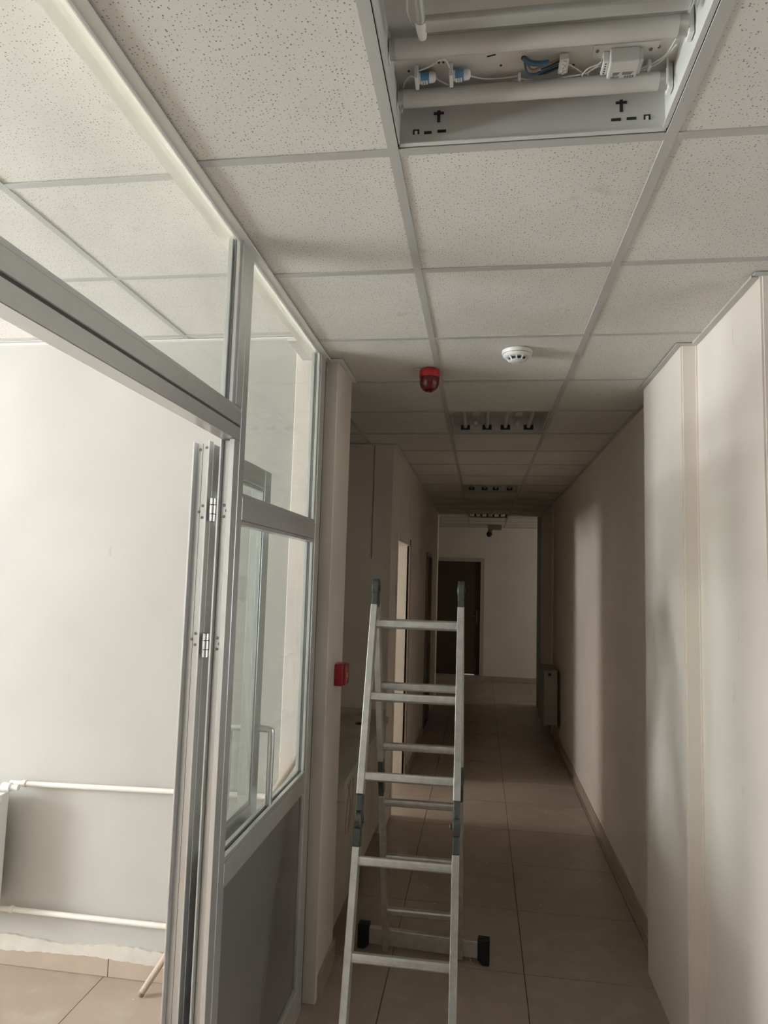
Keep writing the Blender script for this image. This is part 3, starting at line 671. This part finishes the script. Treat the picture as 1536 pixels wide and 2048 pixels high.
# loose white wires
Wz = PL-.012
wires = [[(-.190, 1.405, 2.77), (-.182, 1.36, Wz), (-.166, 1.332, Wz), (-.152, 1.326, PL-.02)], [(-.148, 1.318, Wz), (-.12, 1.306, Wz), (-.098, 1.290, Wz), (-.085, 1.300, Wz), (-.080, 1.33, Wz)],
         [(-.115, 1.338, Wz), (-.08, 1.362, Wz-.004), (-.03, 1.372, Wz-.004), (.03, 1.368, Wz-.004), (.062, 1.358, Wz-.004)], [(-.045, 1.340, Wz), (-.01, 1.354, Wz), (.03, 1.356, Wz), (.062, 1.353, Wz)],
         [(.062, 1.356, Wz-.004), (.11, 1.364, Wz-.006), (.16, 1.358, Wz-.006), (.20, 1.350, Wz-.006), (.226, 1.330, Wz)], [(.062, 1.360, Wz-.004), (.12, 1.378, Wz-.01), (.18, 1.380, Wz-.01), (.24, 1.372, Wz-.01), (.30, 1.356, Wz-.004), (.345, 1.330, Wz), (.358, 1.28, Wz), (.367, 1.23, 2.79)],
         [(.226, 1.335, Wz), (.200, 1.340, Wz-.006), (.192, 1.360, Wz-.008), (.215, 1.378, Wz-.01), (.26, 1.376, Wz-.008), (.31, 1.358, Wz-.004), (.340, 1.345, Wz), (.362, 1.30, Wz)], [(.226, 1.341, Wz), (.206, 1.348, Wz-.004), (.205, 1.364, Wz-.006), (.226, 1.378, Wz-.008)],
         [(.160, 1.33, Wz), (.175, 1.342, Wz), (.20, 1.362, Wz-.002), (.235, 1.380, Wz-.004)], [(.362, 1.23, 2.79), (.364, 1.12, 2.79), (.362, 1.0, 2.79)], [(.352, 1.20, 2.80), (.352, 1.10, 2.80), (.345, .96, 2.80)],
         [(-.139, 1.160, 2.760), (-.146, 1.120, 2.752), (-.142, 1.07, 2.756), (-.14, 1.0, 2.80)], [(-.105, 1.10, 2.765), (-.10, 1.04, 2.775), (-.085, .97, 2.80)]]
for pts in wires: obj('loose_wire', tube(bmesh.new(), pts, .0016, 6), 'wire', f1, True)
for (tx, ty_) in ((.063, 1.358), (.322, 1.350)): obj('cable_tie', bevel(box(tx-.003, tx+.003, ty_-.010, ty_+.012, PL-.022, PL-.006), .0015, 1), 'white', f1)
# louvre frame hanging loose inside the tray
lv = tag(empty('louver_frame', (.11, 1.06, 2.735)), 'loose satin grey lamp frame hanging in the opened ceiling light', 'frame')
b = bmesh.new(); pa_, pb_ = Vector((-.118, 1.148, 2.752)), Vector((.350, 1.166, 2.768)); ax = (pb_-pa_).normalized(); az = Vector((0, .25, .97)).normalized(); ay = az.cross(ax).normalized(); az = ax.cross(ay)
obx(b, (pa_+pb_)/2, ax, ay, az, (pb_-pa_).length/2, .0125, .0085); bevel(b, .004, 3); obj('frame_bar', b, 'louver', lv, True)
obj('frame_tube', tube(bmesh.new(), [(-.124, 1.150, 2.752), (-.125, 1.08, 2.756), (-.128, .98, 2.764), (-.130, .88, 2.772)], .0088, 14), 'louver', lv, True)
b = lathe(bmesh.new(), (-.124, 1.140, 2.752), (.0, 1, -.1), [(.0095, 0), (.0115, .006), (.0100, .020), (.0075, .036), (.003, .040), (0, .0402)], 16); obj('end_cap', b, 'white', lv, True)

def far_fit(j, label):
    y0 = OY+.6*j; r = tag(empty('ceiling_light', (OX+.3, y0+.3, HC+.004)), label, 'ceiling light', 'recessed lights in the corridor ceiling')
    xa, xb, ya, yb, ew = fit_box(r, y0)
    for k, tx in enumerate((-.118, .022, .140, .288)):
        tb = obj('lamp_tube', cyl(bmesh.new(), (tx, ya+.03, 2.748), (tx, yb-.012, 2.748), .013, 14), 'tube', r, True)
        obj('holder_recess', box(tx-.030, tx+.030, yb-.0105, yb-.0024, 2.728, 2.758), 'gasket', r)
        obj('lamp_holder', bevel(box(tx-.012, tx+.012, ya+.012, ya+.0295, 2.74, PL-.001), .0015, 1), 'white', r)
    for tx in (-.050, .214):
        st = obj('starter', lathe(bmesh.new(), (tx, yb-.06, 2.76), (0, 1, 0), [(.0, 0), (.013, .003), (.013, .045), (.011, .05), (0, .05)], 12), 'white', r, True)
        obj('ballast', bevel(box(tx-.02, tx+.02, ya+.12, ya+.34, PL-.045, PL-.001), .003, 1), 'white', r)
    obj('mains_cable', tube(bmesh.new(), [(.20, ya+.05, PL-.01), (.215, ya+.045, PL-.045), (.235, ya+.045, PL-.05), (.25, ya+.05, PL-.02)], .004, 6), 'black', r, True)
    return r
far_fit(4, 'recessed four-tube ceiling light just beyond the red alarm beacon')
far_fit(9, 'unlit recessed ceiling light in the dim middle of the corridor')
r4 = far_fit(14, 'farthest recessed ceiling light with a small louvre near the end wall')
for k in range(6):
    b = bmesh.new(); xx = -.15+.09*k; y1 = OY+.6*15-.03
    prism(b, [(xx-.03, 2.715), (xx+.03, 2.715), (xx+.006, 2.75), (xx-.006, 2.75)], y1-.5, y1, lambda u, v, t: (u, t, v)); obj('louver_blade', b, 'chrome', r4)

# ================================================================== FIRE ALARM THINGS
bc = tag(empty('alarm_beacon', (-.250, 3.055, HC-.106)), 'round red fire alarm beacon fixed under the ceiling', 'alarm beacon')
obj('base_ring', lathe(bmesh.new(), (-.250, 3.055, HC-.0008), (0, 0, -1), [(.044, 0), (.047, .003), (.0475, .034), (.0465, .037)], 32), 'red_bright', bc, True, 'bright red base ring')
obj('lens_dome', lathe(bmesh.new(), (-.250, 3.055, HC-.037), (0, 0, -1), [(.0455, 0), (.0455, .022), (.044, .034), (.039, .047), (.030, .058), (.018, .065), (.007, .068), (0, .0685)], 32), 'red_lens', bc, True, 'dark red translucent dome')
obj('cable_loop', tube(bmesh.new(), [(-.289, 3.035, HC-.006), (-.315, 3.02, HC-.007), (-.335, 3.04, HC-.004), (-.318, 3.06, HC-.005), (-.293, 3.05, HC-.006)], .0016, 6), 'wire', bc, True)
sd = tag(empty('smoke_detector', (.134, 2.815, HC-.05)), 'white round smoke detector on the ceiling tile', 'smoke detector')
c0 = Vector((.134, 2.815, HC+.001))
obj('base_plate', lathe(bmesh.new(), c0, (0, 0, -1), [(.059, 0), (.063, .002), (.063, .014), (.061, .017)], 40), 'white', sd, True)
obj('red_line', lathe(bmesh.new(), c0-Vector((0, 0, .017)), (0, 0, -1), [(.0590, 0), (.0590, .0016)], 40), 'red', sd, True)
obj('upper_body', lathe(bmesh.new(), c0-Vector((0, 0, .0186)), (0, 0, -1), [(.0595, 0), (.058, .005), (.050, .011), (.046, .013)], 40), 'white', sd, True)
obj('sensor_chamber', lathe(bmesh.new(), c0-Vector((0, 0, .0305)), (0, 0, -1), [(.036, 0), (.031, .012)], 24), 'gasket', sd, True)
obj('nose', lathe(bmesh.new(), c0-Vector((0, 0, .042)), (0, 0, -1), [(.0335, 0), (.031, .003), (.020, .0065), (.008, .008), (0, .0082)], 32), 'white', sd, True)
for k in range(10):
    a = 2*math.pi*k/10+.2; b = bmesh.new(); dr = Vector((math.cos(a), math.sin(a), 0)); tg = Vector((-dr.y, dr.x, 0))
    p = c0 + dr*.047 - Vector((0, 0, .0300)); q = c0 + dr*.032 - Vector((0, 0, .0440)); d = (q-p).normalized()
    obx(b, (p+q)/2, tg, d.cross(tg), d, .0032, .002, (q-p).length/2+.001); obj('rib', b, 'white', sd)
cp = tag(empty('call_point', (-.62, 3.085, 1.255)), 'red break-glass fire call point on the cream pillar', 'call point')
obj('back_box', bevel(box(-.6445, -.603, 3.04, 3.13, 1.256, 1.352), .006, 3), 'red', cp, True)
fp = obj('front_plate', bevel(box(-.6028, -.592, 3.044, 3.126, 1.260, 1.348), .004, 2), 'red', cp, True)
obj('glass_window', box(-.5918, -.5908, 3.070, 3.085, 1.290, 1.312), 'white', fp); obj('key_slot', cyl(bmesh.new(), (-.5918, 3.058, 1.310), (-.590, 3.058, 1.310), .005, 10), 'chrome', fp, True)

# ================================================================== RECESS COUNTER
ct = tag(empty('storage_counter', (-1.1, 4.05, 0)), 'worn cream counter cabinet in the recess behind the pillar', 'counter')
obj('plinth', box(-1.58, -.72, 3.26, 4.78, .001, .115), 'black', ct)  # toe-kick shadow put into the black colour
obj('body', box(-1.59, -.672, 3.235, 4.80, .1155, .745), 'counter', ct)
for a, b_ in ((3.24, 3.752), (3.758, 4.27), (4.276, 4.795)):
    dr = obj('cabinet_door', bevel(box(-.6715, -.652, a, b_, .125, .735), .002, 1), 'counter', ct)
obj('worktop', bevel(box(-1.595, -.622, 3.226, 4.802, .7455, .785), .003, 2), 'counter_top', ct)
obj('upstand', box(-1.59, -.643, 4.776, 4.802, .7855, .832), 'counter', ct)
obj('corner_block', bevel(box(-.664, -.616, 3.224, 3.30, .705, .790), .002, 1), 'counter', ct)
obj('scrawl', tube(bmesh.new(), [(-.6508, 3.50, .70), (-.6508, 3.58, .60), (-.6508, 3.56, .50), (-.6508, 3.47, .47), (-.6508, 3.50, .60), (-.6508, 3.60, .72), (-.6508, 3.66, .62), (-.6508, 3.55, .44)], .0016, 6), 'doorframe', ct, True, 'dark scrawled loops on the cabinet door')
tag(obj('putty_knife', bevel(box(-.80, -.70, 4.50, 4.53, .7855, .797), .003, 1), 'black'), 'small dark tool lying on the recess counter', 'tool')

# ================================================================== RADIATORS, PIPES, POLE
def radiator(name, label, x0, x1, y0, y1, z0, z1, along, m='white'):
    r = tag(empty(name, ((x0+x1)/2, (y0+y1)/2, z0)), label, 'radiator')
    if along == 'y':
        n = max(4, int((y1-y0)/.05)); pts = []
        for k in range(n):
            a = y0+(y1-y0)*k/n; s = (y1-y0)/n
            pts += [(x0+.006, a), (x0, a+s*.2), (x0, a+s*.8), (x0+.006, a+s)]
        pts = pts + [(x0+.02, y1), (x0+.02, y0)]
        b = bmesh.new(); prism(b, pts, z0+.01, z1-.012, lambda u, v, t: (u, v, t)); obj('front_panel', b, m, r)
        obj('rear_panel', box(x1-.02, x1, y0, y1, z0+.01, z1-.012), m, r)
        for yy_ in (y0, y1-.003): obj('side_cover', bevel(box(x0+.0005, x1-.0005, yy_-.001, yy_+.004, z0+.03, z1), .001, 1), m, r)
        obj('top_grille', box(x0, x1, y0, y1, z1-.012, z1-.006), m, r)
        for k in range(12): obj('grille_bar', box(x0+.01, x1-.01, y0+.02+(y1-y0-.04)*k/12, y0+.035+(y1-y0-.04)*k/12, z1-.006, z1-.001), m, r)
    else:
        n = max(4, int((x1-x0)/.05)); pts = []
        for k in range(n):
            a = x0+(x1-x0)*k/n; s = (x1-x0)/n
            pts += [(a, y0+.006), (a+s*.2, y0), (a+s*.8, y0), (a+s, y0+.006)]
        pts = pts + [(x1, y0+.02), (x0, y0+.02)]
        b = bmesh.new(); prism(b, pts, z0+.01, z1-.012, lambda u, v, t: (u, v, t)); obj('front_panel', b, m, r)
        obj('rear_panel', box(x0, x1, y1-.02, y1, z0+.01, z1-.012), m, r)
        for xx in (x0, x1-.003): obj('side_cover', bevel(box(xx-.001, xx+.004, y0+.0005, y1-.0005, z0+.03, z1), .001, 1), m, r)
        obj('top_grille', box(x0, x1, y0, y1, z1-.012, z1-.006), m, r)
    return r
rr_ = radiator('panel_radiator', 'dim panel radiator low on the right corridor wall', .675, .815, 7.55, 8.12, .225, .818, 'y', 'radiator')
obj('vent_plug', lathe(bmesh.new(), (.735, 7.549, .775), (0, -1, 0), [(.016, 0), (.016, .006), (.010, .008), (0, .008)], 14), 'gasket', rr_, True)
for yy_ in (7.68, 8.0): obj('wall_bracket', box(.8155, .8495, yy_-.012, yy_+.012, .30, .76), 'radiator', rr_)
rl = radiator('panel_radiator', 'white panel radiator at the left edge of the bright room', -3.1, -2.058, 2.765, 2.865, .262, .752, 'x')
obj('wall_bracket', box(-2.3, -2.27, 2.8655, 2.9295, .30, .72), 'white', rl)
obj('vent_plug', lathe(bmesh.new(), (-2.057, 2.785, .738), (.45, -.85, .1), [(.013, -.01), (.021, .003), (.0235, .016), (.019, .024), (.006, .024), (.005, .018), (0, .018)], 18), 'white', rl, True)
obj('valve_body', lathe(bmesh.new(), (-2.045, 2.84, .780), (1, 0, 0), [(.012, -.03), (.019, -.026), (.019, .012), (.012, .018), (.012, .05)], 16), 'white', rl, True)
def pipe(name, pts, r, label, m='pipe', clips=()):
    e = tag(empty(name, pts[0]), label, 'pipe'); obj('tube', tube(bmesh.new(), pts, r, 16, False), m, e, True)
    for c, ax in clips: obj('pipe_collar', lathe(bmesh.new(), Vector(c)-Vector(ax)*.009, ax, [(r+.003, 0), (r+.004, .002), (r+.004, .016), (r+.003, .018)], 16), m, e, True)
    return e
pipe('heating_pipe', [(-2.075, 2.895, .780), (-1.95, 2.895, .783), (-1.2, 2.895, .799), (-.86, 2.895, .806)], .0115, 'upper cream heating pipe along the bright room wall', clips=[((-2.005, 2.895, .782), (1, 0, 0))])
pipe('heating_pipe', [(-2.085, 2.895, .246), (-1.95, 2.895, .245), (-1.2, 2.895, .243), (-.86, 2.895, .242)], .0115, 'lower cream heating pipe above the skirting of the bright room', clips=[((-2.02, 2.895, .246), (1, 0, 0))])
pipe('riser_pipe', [(.825, 8.18, .03), (.825, 8.18, 1.0), (.825, 8.18, HC-.007)], .011, 'thin dark riser pipe beside the corridor radiator', 'wall')
pl_ = tag(empty('wooden_pole', (-1.358, 2.872, 0)), 'pale wooden pole leaning on the wall behind the door leaf', 'pole')
pd = (Vector((-.745, 2.870, 1.000)) - Vector((-1.358, 2.815, .013))).normalized()
obj('shaft', cyl(bmesh.new(), Vector((-1.358, 2.815, .013)), Vector((-.745, 2.870, 1.000)), .0140, 14), 'pole', pl_, True)
obj('end_tip', cyl(bmesh.new(), Vector((-1.358, 2.815, .013))-pd*.004, Vector((-1.358, 2.815, .013))+pd*.012, .0146, 14), 'doorframe', pl_, True)

# ================================================================== CAMERA ON THE FAR CEILING
cc = tag(empty('security_camera', (.16, 11.6, 2.52)), 'dark security camera hanging under the ceiling near the end wall', 'camera')
obj('mount_box', bevel(box(.10, .33, 11.72, 11.84, 2.62, HC-.001), .006, 2), 'panel', cc)
obj('arm', tube(bmesh.new(), [(.17, 11.76, 2.63), (.15, 11.72, 2.60), (.135, 11.66, 2.58)], .022, 12), 'panel', cc, True)
obj('housing', lathe(bmesh.new(), (.135, 11.68, 2.575), (-.1, -1, -.35), [(.0, 0), (.045, .004), (.048, .10), (.050, .105), (.050, .13), (.046, .135)], 20), 'panel', cc, True)
obj('lens', lathe(bmesh.new(), (.120, 11.54, 2.526), (-.1, -1, -.35), [(.045, 0), (.04, .015), (.022, .028), (0, .032)], 20), 'gasket', cc, True)
